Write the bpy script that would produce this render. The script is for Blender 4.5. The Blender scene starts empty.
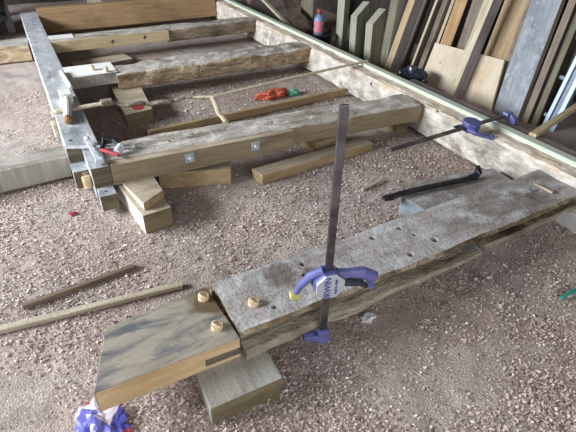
import bpy, bmesh, math, random
from mathutils import Vector, Matrix, noise
random.seed(7)
D = bpy.data
SC = bpy.context.scene
COL = SC.collection

# ------------------------------------------------------------------ materials
def lin(c):
    return tuple((x/12.92 if x <= .04045 else ((x+.055)/1.055)**2.4) for x in c) + (1.0,)
def hexc(h):
    h = h.lstrip('#'); return lin([int(h[i:i+2], 16)/255 for i in (0, 2, 4)])
MATS = {}
def new_mat(name):
    m = D.materials.new(name); m.use_nodes = True
    nt = m.node_tree; b = nt.nodes['Principled BSDF']
    return m, nt, b
def N(nt, t, **kw):
    n = nt.nodes.new(t)
    for k, v in kw.items():
        if k in n.inputs: n.inputs[k].default_value = v
        else: setattr(n, k, v)
    return n
def ramp(nt, stops):
    r = nt.nodes.new('ShaderNodeValToRGB')
    el = r.color_ramp.elements
    while len(el) < len(stops): el.new(.5)
    for e, (p, c) in zip(el, stops):
        e.position = p; e.color = c
    return r
def wood(name, light, dark, axis=0, stain=None, stain_amt=0.0, stain_scale=3.0, patch=None, patch_amt=0.0, rough=.7,
         bump=.35, grain=1.0, spec=.35, spots=(), spot_col='#5f5047'):
    """stretched noise along the grain, a second colour in blotches, dark worm-hole specks"""
    m, nt, b = new_mat(name); L = nt.links.new
    tc = N(nt, 'ShaderNodeTexCoord'); oi = N(nt, 'ShaderNodeObjectInfo')
    off = N(nt, 'ShaderNodeVectorMath', operation='MULTIPLY_ADD')
    L(oi.outputs['Random'], off.inputs[0]); off.inputs[1].default_value = (17.3, 9.1, 23.7); L(tc.outputs['Object'], off.inputs[2])
    sc = [22.0*grain]*3; sc[axis] = 1.6*grain
    mp = N(nt, 'ShaderNodeMapping'); mp.inputs['Scale'].default_value = sc; L(off.outputs[0], mp.inputs['Vector'])
    n1 = N(nt, 'ShaderNodeTexNoise', Scale=1.6, Detail=6.0, Roughness=.62, Distortion=.6); L(mp.outputs[0], n1.inputs['Vector'])
    r1 = ramp(nt, [(.3, hexc(dark)), (.68, hexc(light))]); L(n1.outputs['Fac'], r1.inputs['Fac'])
    col = r1.outputs['Color']
    def blot(col, colour, amt, scl, str_=2.5):
        sc2 = [scl]*3; sc2[axis] = scl/str_
        mp2 = N(nt, 'ShaderNodeMapping'); mp2.inputs['Scale'].default_value = sc2; mp2.inputs['Location'].default_value = (scl, 3.1, 1.7)
        L(off.outputs[0], mp2.inputs['Vector'])
        n2 = N(nt, 'ShaderNodeTexNoise', Scale=1.0, Detail=7.0, Roughness=.68); L(mp2.outputs[0], n2.inputs['Vector'])
        r2 = ramp(nt, [(max(0, .62-amt*.35), (0, 0, 0, 1)), (min(1, .78-amt*.25), (1, 1, 1, 1))]); L(n2.outputs['Fac'], r2.inputs['Fac'])
        mx = N(nt, 'ShaderNodeMix', data_type='RGBA'); L(r2.outputs['Color'], mx.inputs['Factor'])
        L(col, mx.inputs['A']); mx.inputs['B'].default_value = hexc(colour)
        return mx.outputs['Result']
    if stain: col = blot(col, stain, stain_amt, stain_scale)
    if patch: col = blot(col, patch, patch_amt, stain_scale*2.3, 1.5)
    for c_, r_ in spots:
        vd = N(nt, 'ShaderNodeVectorMath', operation='DISTANCE'); L(tc.outputs['Object'], vd.inputs[0]); vd.inputs[1].default_value = c_
        n4 = N(nt, 'ShaderNodeTexNoise', Scale=2.2/r_, Detail=5.0, Roughness=.7); L(tc.outputs['Object'], n4.inputs['Vector'])
        ma = N(nt, 'ShaderNodeMath', operation='MULTIPLY_ADD'); L(n4.outputs['Fac'], ma.inputs[0]); ma.inputs[1].default_value = r_*1.5; L(vd.outputs['Value'], ma.inputs[2])
        rs = ramp(nt, [(r_*1.35, (.75, .75, .75, 1)), (r_*1.8, (0, 0, 0, 1))]); L(ma.outputs[0], rs.inputs['Fac'])
        mx = N(nt, 'ShaderNodeMix', data_type='RGBA'); L(rs.outputs[0], mx.inputs['Factor']); L(col, mx.inputs['A']); mx.inputs['B'].default_value = hexc(spot_col); col = mx.outputs['Result']
    L(col, b.inputs['Base Color'])
    b.inputs['Roughness'].default_value = rough; b.inputs['Specular IOR Level'].default_value = spec
    n3 = N(nt, 'ShaderNodeTexNoise', Scale=70.0, Detail=4.0); L(off.outputs[0], n3.inputs['Vector'])
    ad = N(nt, 'ShaderNodeMath', operation='ADD'); L(n1.outputs['Fac'], ad.inputs[0]); L(n3.outputs['Fac'], ad.inputs[1])
    bp = N(nt, 'ShaderNodeBump', Strength=bump, Distance=.01); L(ad.outputs[0], bp.inputs['Height']); L(bp.outputs[0], b.inputs['Normal'])
    return m
def plain(name, c, rough=.5, metal=0.0, spec=.5, var=.12, scale=30.0):
    m, nt, b = new_mat(name); L = nt.links.new
    tc = N(nt, 'ShaderNodeTexCoord')
    n = N(nt, 'ShaderNodeTexNoise', Scale=scale, Detail=4.0); L(tc.outputs['Object'], n.inputs['Vector'])
    c0 = hexc(c); lo = tuple(x*(1-var*2) for x in c0[:3])+(1,); hi = tuple(min(1, x*(1+var)) for x in c0[:3])+(1,)
    r = ramp(nt, [(.3, lo), (.7, hi)]); L(n.outputs['Fac'], r.inputs['Fac']); L(r.outputs['Color'], b.inputs['Base Color'])
    b.inputs['Roughness'].default_value = rough; b.inputs['Metallic'].default_value = metal; b.inputs['Specular IOR Level'].default_value = spec
    return m

M = {}
M['rail_top'] = wood('rail_grey', '#b9babb', '#9a9da1', 1, '#7c8086', .4, 6, '#cfd0d0', .35, rough=.45, bump=.2)
M['rail_end'] = wood('rail_endgrain', '#7b715c', '#544b3a', 0, '#39352c', .4, 9, rough=.8)
M['beam_top'] = wood('beam_weathered_top', '#cac3ba', '#a1978c', 0, '#77685a', .5, 6, '#e0dcd6', .4, rough=.65, bump=.5)
M['beam_front'] = wood('beam_sawn_front', '#a4947a', '#85765f', 0, '#6e6150', .35, 6, rough=.8, bump=.4)
M['beam_tan'] = wood('beam_tan_front', '#bda98a', '#947f64', 0, '#67543f', .5, 7, '#cdbb9e', .35, rough=.8, bump=.55)
M['rot_front'] = wood('beam_rotten', '#a59680', '#68573f', 0, '#4b3a2b', .6, 6, '#8d8377', .4, rough=.9, bump=.8)
M['rot_top'] = wood('rail_rotten_top', '#dccab4', '#bba58c', 1, '#a18c76', .4, 6, '#e4dfd8', .45, rough=.85, bump=.7)
M['rot_side'] = wood('rail_rotten_side', '#cdc5ba', '#a59b8f', 1, '#857b71', .45, 5, '#e0d9ce', .5, rough=.9, bump=.9)
M['brown_board'] = wood('brown_oak', '#a98a66', '#89704f', 0, '#776047', .35, 4, rough=.7, bump=.25)
M['new_side'] = wood('fresh_oak_side', '#d8bf94', '#c0a277', 0, '#ae9067', .3, 4, rough=.65, bump=.2)
M['new_pale'] = wood('pale_new_timber', '#f2f1ed', '#e4e2dd', 0, '#d6d3cc', .3, 5, rough=.6, bump=.15)
M['new_tan'] = wood('tan_new_timber', '#cdbb98', '#b09a74', 0, '#9a845f', .3, 5, rough=.7, bump=.2)
M['stub'] = wood('stub_greywhite', '#bdb9ae', '#99958a', 2, '#857f74', .35, 6, rough=.8, bump=.4)
M['stub_top'] = wood('stub_top', '#b8b2a9', '#938c82', 0, '#756d64', .45, 6, rough=.8, bump=.4)
M['old_top'] = wood('old_plank_top', '#b1aca8', '#938b86', 0, '#70645d', .5, 5, '#bfbfbf', .4, rough=.75, bump=.45, spots=(((.68, 1.25, .2), .09), ((.80, 1.18, .2), .06)))
M['old_side'] = wood('old_plank_side', '#a18d6f', '#6d5c45', 0, '#4c3f30', .6, 7, '#b3a68f', .4, rough=.9, bump=.9)
M['lip'] = wood('split_lip', '#b6ad9c', '#90836f', 0, '#71644f', .5, 7, rough=.9, bump=.8)
M['block'] = wood('block_grey', '#b3afa4', '#97938a', 1, '#807c74', .4, 6, rough=.8, bump=.3)
M['block_front'] = wood('block_brown_front', '#8f8266', '#75694f', 0, '#5d523e', .4, 7, rough=.85, bump=.3)
M['block_lit'] = wood('block_lit_side', '#dcd6cb', '#c4bcae', 1, '#b7ad9c', .3, 6, rough=.8, bump=.25)  # pale left faces: light from the left put into the colour
M['offcut'] = wood('offcut_tan', '#baa480', '#9c8560', 0, '#837050', .35, 6, rough=.8, bump=.3)
M['offcut_top'] = wood('offcut_top', '#bfb09b', '#a1937e', 0, '#887a68', .35, 6, rough=.8, bump=.3)
M['pale_batten'] = wood('pale_green_batten', '#d0d6c6', '#bcc4b2', 1, '#b9c0b4', .3, 3, rough=.5, bump=.1)
M['dark_board'] = wood('dark_brown_board', '#8d7d79', '#6d605e', 1, '#564b49', .4, 4, rough=.75, bump=.3)
M['dark_stick'] = wood('brown_stick', '#82705f', '#625246', 0, '#4a3d35', .4, 6, rough=.8, bump=.3)
M['pale_stick'] = wood('pale_stick', '#bdb2a0', '#a2967f', 0, '#8b8070', .35, 6, rough=.8, bump=.3)
M['peg'] = wood('oak_peg', '#e2cfb2', '#ccb48f', 2, rough=.7, bump=.2)
M['peg_end'] = wood('oak_peg_tip', '#a5805a', '#866444', 2, rough=.6, bump=.2)
# leaning lumber, grain along local Z
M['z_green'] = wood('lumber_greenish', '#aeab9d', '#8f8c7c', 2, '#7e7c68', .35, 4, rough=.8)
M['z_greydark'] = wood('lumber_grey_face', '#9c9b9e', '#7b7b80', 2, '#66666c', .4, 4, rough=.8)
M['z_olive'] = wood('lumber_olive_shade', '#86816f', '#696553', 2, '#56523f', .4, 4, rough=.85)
M['z_tan'] = wood('lumber_tan', '#bda685', '#998261', 2, '#8d7250', .35, 4, rough=.75)
M['z_orange'] = wood('lumber_orange_tan', '#c2a47c', '#a4835c', 2, '#97734a', .35, 4, rough=.75)
M['z_brown'] = wood('lumber_brown', '#96887a', '#74675b', 2, '#5f5349', .4, 4, rough=.85)
M['z_pale'] = wood('lumber_pale', '#cfc3ab', '#b0a287', 2, '#988a70', .35, 4, rough=.75)
M['z_purple'] = wood('lumber_purple_grey', '#aaa2a5', '#8b8286', 2, '#746c70', .4, 4, rough=.7)
M['z_slate'] = wood('lumber_slate_board', '#9a9ea4', '#7f848a', 2, '#6f747a', .45, 6, '#b0b4ba', .3, rough=.6, bump=.4)
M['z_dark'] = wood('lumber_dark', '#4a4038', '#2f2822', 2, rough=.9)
M['ply'] = wood('knotty_plywood', '#d5c8b3', '#c5b59c', 2, '#b89c78', .3, 5, rough=.7, bump=.15, grain=.6, spots=(((.07, .30, .22), .018), ((.05, .10, .16), .02), ((.06, -.12, .25), .018), ((.04, .38, .12), .015)), spot_col='#9a7c58')
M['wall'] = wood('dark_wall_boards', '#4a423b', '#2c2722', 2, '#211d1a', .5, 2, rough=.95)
M['steel'] = plain('steel', '#d8dce0', .4, .15)
M['zinc'] = plain('zinc_plate', '#bcc8ca', .45, .3)
M['bar'] = plain('clamp_bar_steel', '#757073', .38, .85, var=.3, scale=14)
M['blue'] = plain('blue_plastic', '#686aa2', .35, 0, .5, .1)
M['blue_dark'] = plain('blue_plastic_dark', '#52548e', .4, 0, .5, .1)
M['silver'] = plain('silver_badge', '#c9cdd6', .35, .35, var=.05)
M['navy'] = plain('badge_lettering', '#3b4a9c', .5, var=.02)
M['charcoal'] = plain('charcoal_plastic', '#2f3440', .45)
M['yellow_pad'] = plain('yellow_pad', '#c8bf74', .5)
M['black_iron'] = plain('black_iron', '#3d3a41', .45, .6, var=.3)
M['red'] = plain('red_plastic', '#a83640', .4)
M['black'] = plain('black_plastic', '#1d1d20', .4)
M['strap'] = plain('tan_webbing', '#cbbda3', .85, 0, .2, .2, 60)
M['rope'] = plain('dirty_webbing', '#8d8174', .9, 0, .2, .3, 60)
M['alu'] = plain('aluminium', '#a3b1c2', .4, .4, var=.06)
M['alu_dark'] = plain('aluminium_web', '#6c7480', .5, .6)
M['bottle'] = plain('blue_bottle_plastic', '#7690b4', .3)
M['cap'] = plain('red_cap', '#a8413c', .4)
M['label'] = plain('pink_red_label', '#d9808c', .5, var=.35, scale=45)
M['tub'] = plain('dark_tub', '#2d2a2c', .55)
M['bin_bag'] = plain('blue_black_plastic_film', '#2a3040', .25, 0, .6)
M['rag'] = plain('orange_red_cloth', '#c8664f', .9, var=.25, scale=20)
M['green_bit'] = plain('green_plastic', '#5d9c86', .5)
M['teal'] = plain('teal_plastic', '#2f8f7c', .5)
M['paper'] = plain('white_paper', '#d8d6d4', .8)
M['stone'] = plain('bluish_grey_timber_end', '#7d848a', .8, var=.2, scale=12)
M['white_wood'] = wood('white_wood', '#e6e6df', '#d2d2c8', 1, rough=.6, bump=.1)

# new plank end: pale oak with blue-black tannin streaks across the top
def new_top():
    m, nt, b = new_mat('stained_fresh_oak_top'); L = nt.links.new
    tc = N(nt, 'ShaderNodeTexCoord')
    mp = N(nt, 'ShaderNodeMapping'); mp.inputs['Scale'].default_value = (3, 24, 10); L(tc.outputs['Object'], mp.inputs['Vector'])
    n1 = N(nt, 'ShaderNodeTexNoise', Scale=1.3, Detail=6.0, Roughness=.6, Distortion=.8); L(mp.outputs[0], n1.inputs['Vector'])
    r1 = ramp(nt, [(.3, hexc('#8d8474')), (.7, hexc('#aaa191'))]); L(n1.outputs['Fac'], r1.inputs['Fac'])
    mp2 = N(nt, 'ShaderNodeMapping'); mp2.inputs['Scale'].default_value = (4.5, 15, 5); mp2.inputs['Location'].default_value = (.3, 2.1, 0); L(tc.outputs['Object'], mp2.inputs['Vector'])
    n2 = N(nt, 'ShaderNodeTexNoise', Scale=1.0, Detail=8.0, Roughness=.7, Distortion=.5); L(mp2.outputs[0], n2.inputs['Vector'])
    r2 = ramp(nt, [(.47, (0, 0, 0, 1)), (.63, (1, 1, 1, 1))]); L(n2.outputs['Fac'], r2.inputs['Fac'])
    mx = N(nt, 'ShaderNodeMix', data_type='RGBA'); L(r2.outputs[0], mx.inputs['Factor']); L(r1.outputs[0], mx.inputs['A']); mx.inputs['B'].default_value = hexc('#5f6267')
    # brown damp stain round the pegs
    vd = N(nt, 'ShaderNodeVectorMath', operation='DISTANCE'); L(tc.outputs['Object'], vd.inputs[0]); vd.inputs[1].default_value = (.375, 1.24, .2)
    n4 = N(nt, 'ShaderNodeTexNoise', Scale=14.0, Detail=3.0); L(tc.outputs['Object'], n4.inputs['Vector'])
    ma = N(nt, 'ShaderNodeMath', operation='MULTIPLY_ADD'); L(n4.outputs['Fac'], ma.inputs[0]); ma.inputs[1].default_value = .09; L(vd.outputs['Value'], ma.inputs[2])
    r3 = ramp(nt, [(.115, (1, 1, 1, 1)), (.145, (0, 0, 0, 1))]); L(ma.outputs[0], r3.inputs['Fac'])
    mx2 = N(nt, 'ShaderNodeMix', data_type='RGBA'); L(r3.outputs[0], mx2.inputs['Factor']); L(mx.outputs['Result'], mx2.inputs['A']); mx2.inputs['B'].default_value = hexc('#64523f')
    L(mx2.outputs['Result'], b.inputs['Base Color']); b.inputs['Roughness'].default_value = .6
    # saw marks running across the grain
    wv = N(nt, 'ShaderNodeTexWave', Scale=28.0, Distortion=2.0, Detail=2.0); L(tc.outputs['Object'], wv.inputs['Vector'])
    bp = N(nt, 'ShaderNodeBump', Strength=.03, Distance=.004); L(wv.outputs['Fac'], bp.inputs['Height']); L(bp.outputs[0], b.inputs['Normal'])
    return m
M['new_top'] = new_top()

def floor_mat():
    m, nt, b = new_mat('sawdust_floor'); L = nt.links.new
    tc = N(nt, 'ShaderNodeTexCoord')
    a = N(nt, 'ShaderNodeTexNoise', Scale=1.7, Detail=5.0, Roughness=.6); L(tc.outputs['Object'], a.inputs['Vector'])
    r = ramp(nt, [(.36, hexc('#8f8680')), (.5, hexc('#ac9f97')), (.66, hexc('#c3b2a8'))]); L(a.outputs['Fac'], r.inputs['Fac'])
    v = N(nt, 'ShaderNodeTexVoronoi', Scale=120.0); L(tc.outputs['Object'], v.inputs['Vector'])
    rv = ramp(nt, [(.0, hexc('#958981')), (.45, hexc('#b5a79f')), (1, hexc('#d7cbc3'))]); L(v.outputs['Color'], rv.inputs['Fac'])
    f = N(nt, 'ShaderNodeTexNoise', Scale=6.0, Detail=3.0); L(tc.outputs['Object'], f.inputs['Vector'])
    rf = ramp(nt, [(.42, (.15, .15, .15, 1)), (.58, (.75, .75, .75, 1))]); L(f.outputs['Fac'], rf.inputs['Fac'])
    mx = N(nt, 'ShaderNodeMix', data_type='RGBA'); L(rf.outputs[0], mx.inputs['Factor']); L(r.outputs[0], mx.inputs['A']); L(rv.outputs[0], mx.inputs['B'])
    e = N(nt, 'ShaderNodeTexNoise', Scale=.85, Detail=4.0, Roughness=.6); L(tc.outputs['Object'], e.inputs['Vector'])
    re_ = ramp(nt, [(.42, (0, 0, 0, 1)), (.62, (.6, .6, .6, 1))]); L(e.outputs['Fac'], re_.inputs['Fac'])
    mx0 = mx; mx = N(nt, 'ShaderNodeMix', data_type='RGBA'); L(re_.outputs[0], mx.inputs['Factor']); L(mx0.outputs['Result'], mx.inputs['A']); mx.inputs['B'].default_value = hexc('#907d73')
    L(mx.outputs['Result'], b.inputs['Base Color']); b.inputs['Roughness'].default_value = .95; b.inputs['Specular IOR Level'].default_value = .15
    n2 = N(nt, 'ShaderNodeTexNoise', Scale=38.0, Detail=8.0, Roughness=.75); L(tc.outputs['Object'], n2.inputs['Vector'])
    ad = N(nt, 'ShaderNodeMath', operation='ADD'); L(n2.outputs['Fac'], ad.inputs[0]); L(v.outputs['Distance'], ad.inputs[1])
    bp = N(nt, 'ShaderNodeBump', Strength=.35, Distance=.010); L(ad.outputs[0], bp.inputs['Height']); L(bp.outputs[0], b.inputs['Normal'])
    return m
M['floor'] = floor_mat()
def chip_mat():
    m, nt, b = new_mat('wood_shavings'); L = nt.links.new
    g = N(nt, 'ShaderNodeNewGeometry')
    r = ramp(nt, [(0, hexc('#8f7d71')), (.35, hexc('#b6a096')), (.75, hexc('#ccb9b0')), (1, hexc('#e6dcd5'))])
    L(g.outputs['Random Per Island'], r.inputs['Fac']); L(r.outputs[0], b.inputs['Base Color'])
    b.inputs['Roughness'].default_value = .8; b.inputs['Specular IOR Level'].default_value = .25
    return m
M['chips'] = chip_mat()
def wrapper_mat():
    m, nt, b = new_mat('printed_wrapper'); L = nt.links.new
    tc = N(nt, 'ShaderNodeTexCoord')
    v = N(nt, 'ShaderNodeTexVoronoi', Scale=15.0); L(tc.outputs['Object'], v.inputs['Vector'])
    sp = N(nt, 'ShaderNodeSeparateColor'); L(v.outputs['Color'], sp.inputs[0])
    r = ramp(nt, [(0, hexc('#5553a8')), (.25, hexc('#7473c0')), (.38, hexc('#cfc6cf')), (.7, hexc('#e0dcde')), (.86, hexc('#d2505a'))]); r.color_ramp.interpolation = 'CONSTANT'
    L(sp.outputs[0], r.inputs['Fac']); L(r.outputs[0], b.inputs['Base Color']); b.inputs['Roughness'].default_value = .3
    return m
M['wrapper'] = wrapper_mat()

# ------------------------------------------------------------------ builders
def link_mesh(name, verts, faces, mats, parent=None, midx=None, smooth=False, loc=None):
    me = D.meshes.new(name)
    if loc is not None: verts = [(v[0]-loc[0], v[1]-loc[1], v[2]-loc[2]) for v in verts]
    me.from_pydata([tuple(v) for v in verts], [], faces)
    if not isinstance(mats, (list, tuple)): mats = [mats]
    for m in mats: me.materials.append(m)
    if midx: me.polygons.foreach_set('material_index', midx)
    if smooth: me.polygons.foreach_set('use_smooth', [True]*len(me.polygons))
    me.update()
    o = D.objects.new(name, me); COL.objects.link(o)
    if loc is not None: o.location = loc
    if parent: o.parent = parent; 
    return o
def link_bm(name, bm, mats, parent=None, smooth=False):
    bmesh.ops.recalc_face_normals(bm, faces=bm.faces)
    me = D.meshes.new(name); bm.to_mesh(me); bm.free()
    if not isinstance(mats, (list, tuple)): mats = [mats]
    for m in mats: me.materials.append(m)
    if smooth: me.polygons.foreach_set('use_smooth', [True]*len(me.polygons))
    o = D.objects.new(name, me); COL.objects.link(o)
    if parent: o.parent = parent
    return o
def tag(o, label=None, cat=None, group=None, kind=None):
    if label: o['label'] = label
    if cat: o['category'] = cat
    if group: o['group'] = group
    if kind: o['kind'] = kind
    return o
def empty(name, loc, label, cat, group=None, rz=0):
    o = D.objects.new(name, None); COL.objects.link(o); o.location = loc; o.rotation_euler.z = rz; o.empty_display_size = .1
    return tag(o, label, cat, group)
def ring_rect(W, H, nw, nh, r):
    """rounded rectangle in (y,z), centred; returns points and a tag per side: 0 top, 1 front(-y), 2 bottom, 3 back"""
    pts, tg = [], []
    def side(a, b, n, t):
        for i in range(n):
            f = i/n; pts.append((a[0]+(b[0]-a[0])*f, a[1]+(b[1]-a[1])*f)); tg.append(t)
    w, h = W/2, H/2
    side((-w+r, h), (w-r, h), nw, 0); side((w-r, h), (w, h-r), 1, 0)
    side((w, h-r), (w, -h+r), nh, 3); side((w, -h+r), (w-r, -h), 1, 2)
    side((w-r, -h), (-w+r, -h), nw, 2); side((-w+r, -h), (-w, -h+r), 1, 2)
    side((-w, -h+r), (-w, h-r), nh, 1); side((-w, h-r), (-w+r, h), 1, 1)
    return pts, tg
def timber(name, a, b, W, H, mats, parent=None, rough=.003, seed=0, step=.05, r=.008, edge=0.0, z=None, slots=(0, 1, 1, 1, 1), loc=None, taper=None, freq=9.0):
    """beam from a to b (centre of its TOP face), W wide, H deep; slots = material per top, front, bottom, back, end.
    edge > 0 eats the front/back arrises away in places."""
    a, b = Vector(a), Vector(b); d = (b-a); L = d.length; d.normalize()
    side = Vector((-d.y, d.x, 0)).normalized(); up = d.cross(side)
    n = max(2, int(L/step)); pts, tg = ring_rect(W, H, max(2, int(W/.04)), max(2, int(H/.03)), r)
    verts, faces, mi = [], [], []
    k = len(pts); sv = Vector((seed*3.17, seed*7.3, seed*1.9))
    for i in range(n+1):
        f = i/n; c = a+d*(L*f)-up*(H/2)
        for (y, zz) in pts:
            tw, th = taper(f, y, zz) if taper else (1, 1)
            p = c+side*(y*tw)+up*(zz*th)
            if rough:
                nv = noise.noise_vector(p*freq+sv)*rough+noise.noise_vector(p*freq*3.1+sv)*rough*.4
                p = p+nv
            if edge and zz > 0:
                e = max(0.0, noise.noise(Vector((f*L*3.2, seed+(1 if y > 0 else 0)*5.1, .3)))+.15)
                q = max(0, 1-(W/2-abs(y))/(W*.22))*max(0, zz/(H/2))
                p = p-up*(edge*e*q)-side*(math.copysign(1, y)*edge*.8*e*q)
            verts.append(p)
    for i in range(n):
        for j in range(k):
            faces.append((i*k+j, i*k+(j+1) % k, (i+1)*k+(j+1) % k, (i+1)*k+j)); mi.append(slots[tg[j]])
    faces.append(tuple(range(k))); mi.append(slots[4]); faces.append(tuple(n*k+j for j in reversed(range(k)))); mi.append(slots[4])
    if loc is None and parent is None: loc = tuple((a+b)/2-up*H)
    o = link_mesh(name, verts, faces, mats, parent, mi, loc=loc)
    bm = bmesh.new(); bm.from_mesh(o.data); bmesh.ops.recalc_face_normals(bm, faces=bm.faces); bm.to_mesh(o.data); bm.free()
    return o
def box(bm, lo, hi, mi=0, bev=0.0, M4=None):
    r = bmesh.ops.create_cube(bm, size=1.0)
    vs = r['verts']
    for v in vs:
        v.co = Vector([lo[i]+(v.co[i]+.5)*(hi[i]-lo[i]) for i in range(3)])
    fs = {f for v in vs for f in v.link_faces}
    for f in fs: f.material_index = mi
    if bev:
        es = {e for f in fs for e in f.edges}
        rr = bmesh.ops.bevel(bm, geom=list(es), offset=bev, segments=2, affect='EDGES', profile=.6)
        vs = list({v for v in rr['verts']}|{v for v in vs if v.is_valid})
    if M4 is not None:
        vv = {v for v in vs if v.is_valid}
        for v in vv: v.co = M4 @ v.co
    return [v for v in vs if v.is_valid]
def frame_of(a, b):
    """matrix mapping local X onto a->b with local Z as near up as it can be"""
    a, b = Vector(a), Vector(b); x = (b-a).normalized(); zup = Vector((0, 0, 1))
    if abs(x.z) > .98: zup = Vector((0, 1, 0))
    y = zup.cross(x).normalized(); z = x.cross(y)
    m = Matrix((x, y, z)).transposed().to_4x4(); m.translation = a
    return m, (b-a).length
def bar_between(bm, a, b, w, h, bev=.001, mi=0):
    m, L = frame_of(a, b); return box(bm, (0, -w/2, -h/2), (L, w/2, h/2), mi, bev, m)
def tube(bm, pts, rad, n=8, mi=0, flat=None):
    """round (or flattened: flat=(w,t)) sweep along pts"""
    pts = [Vector(p) for p in pts]; rings = []
    for i, p in enumerate(pts):
        t = (pts[min(i+1, len(pts)-1)]-pts[max(i-1, 0)]).normalized()
        up = Vector((0, 0, 1)) if abs(t.z) < .95 else Vector((0, 1, 0))
        s = t.cross(up).normalized(); u = s.cross(t)
        r = rad[i] if isinstance(rad, (list, tuple)) else rad
        ring = []
        for k in range(n):
            an = 2*math.pi*k/n
            cx, cy = math.cos(an), math.sin(an)
            if flat: ring.append(bm.verts.new(p+s*cx*flat[0]/2+u*cy*flat[1]/2))
            else: ring.append(bm.verts.new(p+s*cx*r+u*cy*r))
        rings.append(ring)
    for a, b in zip(rings, rings[1:]):
        for k in range(n):
            f = bm.faces.new((a[k], a[(k+1) % n], b[(k+1) % n], b[k])); f.material_index = mi
    for r_ in (rings[0], rings[-1]):
        f = bm.faces.new(r_); f.material_index = mi
def prism(bm, poly, z0, z1, mi=0, bev=0.0, top_mi=None, M4=None):
    lo = [bm.verts.new((x, y, z0)) for x, y in poly]; hi = [bm.verts.new((x, y, z1)) for x, y in poly]
    n = len(poly); fs = []
    f = bm.faces.new(hi); f.material_index = mi if top_mi is None else top_mi; fs.append(f)
    f = bm.faces.new(lo[::-1]); f.material_index = mi; fs.append(f)
    for i in range(n):
        f = bm.faces.new((lo[i], lo[(i+1) % n], hi[(i+1) % n], hi[i])); f.material_index = mi; fs.append(f)
    vs = lo+hi
    if bev:
        es = list({e for f in fs for e in f.edges})
        rr = bmesh.ops.bevel(bm, geom=es, offset=bev, segments=2, affect='EDGES', profile=.6)
        vs = list(set(rr['verts'])|{v for v in vs if v.is_valid})
    if M4 is not None:
        for v in {v for v in vs if v.is_valid}: v.co = M4 @ v.co
def recentre(o, p):
    """move an object's origin to p without moving its mesh"""
    p = Vector(p); o.data.transform(Matrix.Translation(-p)); o.location = o.location+p
    return o
def carve(o, cutters):
    """subtract the cutter objects from o, bake the result and throw the cutters away"""
    for c in cutters:
        md = o.modifiers.new('cut', 'BOOLEAN'); md.operation = 'DIFFERENCE'; md.object = c; md.solver = 'EXACT'
    dg = bpy.context.evaluated_depsgraph_get(); dg.update()
    me = D.meshes.new_from_object(o.evaluated_get(dg)); old = o.data
    o.modifiers.clear(); o.data = me; me.name = o.name
    D.meshes.remove(old)
    for c in cutters:
        cm = c.data; D.objects.remove(c); D.meshes.remove(cm)
def hole(p, r, depth, direction=(0, 0, -1)):
    bm = bmesh.new(); d = Vector(direction).normalized(); p = Vector(p)
    tube(bm, [p-d*.03, p+d*depth], r, 12); return link_bm('cutter', bm, [])
def cutbox(lo, hi):
    bm = bmesh.new(); box(bm, lo, hi); return link_bm('cutter', bm, [])

# ------------------------------------------------------------------ setting
def fl_h(x, y):
    p = Vector((x, y, 0))
    return noise.noise(p*2.1)*.010+noise.noise(p*6.3)*.007+noise.noise(p*15)*.005+max(0, noise.noise(p*3+Vector((7, 3, 1)))+.25)*noise.noise(p*38)*.006-.004
def axis_pts(spans):
    out = []
    for a, b, s in spans:
        n = int(round((b-a)/s)); out += [a+(b-a)*i/n for i in range(n)]
    return out+[spans[-1][1]]
xs = axis_pts([(-5, -.9, .25), (-.9, 3.0, .016), (3.0, 5, .2)])
ys = axis_pts([(-2.5, .1, .2), (.1, 3.2, .016), (3.2, 6.5, .05), (6.5, 9.5, .25)])
nv = len(xs)
fv = [(x, y, fl_h(x, y)) for y in ys for x in xs]
ff = [(j*nv+i, j*nv+i+1, (j+1)*nv+i+1, (j+1)*nv+i) for j in range(len(ys)-1) for i in range(nv-1)]
o = link_mesh('floor', fv, ff, M['floor'], smooth=True); tag(o, kind='structure', label='dusty earth floor strewn with sawdust')
def shell(name, lo, hi, mat):
    bm = bmesh.new(); box(bm, lo, hi); return tag(link_bm(name, bm, mat), kind='structure')
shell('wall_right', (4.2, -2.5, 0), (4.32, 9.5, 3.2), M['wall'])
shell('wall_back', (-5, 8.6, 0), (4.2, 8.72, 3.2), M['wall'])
shell('unseen_ceiling', (-5, -2.5, 3.2), (4.12, 9.5, 3.3), M['wall'])  # unseen roof, added to keep the background dark

# shavings: nobody could count them
rnd = random.Random(3)
cv, cf = [], []
def chip(x, y, s):
    z = fl_h(x, y)+rnd.uniform(.0, .006); a = rnd.uniform(0, 6.283); w = s*rnd.uniform(.35, .8); tilt = rnd.uniform(-.5, .5); curl = rnd.uniform(-.5, .6)*s
    R = Matrix.Rotation(a, 3, 'Z') @ Matrix.Rotation(tilt, 3, 'X') @ Matrix.Rotation(rnd.uniform(-.5, .5), 3, 'Y')
    b = len(cv)
    for lx, h in ((-s, 0), (0, curl*.5), (s, 0)):
        for ly in (-w, w):
            p = R @ Vector((lx, ly, h)); cv.append((x+p.x, y+p.y, z+.002+p.z))
    cf.append((b, b+2, b+3, b+1)); cf.append((b+2, b+4, b+5, b+3))
cnt = 0
while cnt < 88000:
    y = .15+4.4*rnd.random()**1.7; x = rnd.uniform(-1.5, 3.1)
    if x > 1.3+1.75*y or x < -.75-.2*y: continue
    d = noise.noise(Vector((x*1.3, y*1.3, 4.0)))+.6*noise.noise(Vector((x*4.2, y*4.2, 9.0)))
    if d < rnd.uniform(-.45, .45): continue
    chip(x, y, rnd.uniform(.0028, .0066)*(1.0 if rnd.random() < .95 else 1.7)); cnt += 1
for _ in range(60000):
    y = .15+3.6*rnd.random()**1.6; x = rnd.uniform(-1.5, 3.1)
    if x > 1.3+1.75*y or x < -.75-.2*y: continue
    chip(x, y, rnd.uniform(.0016, .0036))
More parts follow.
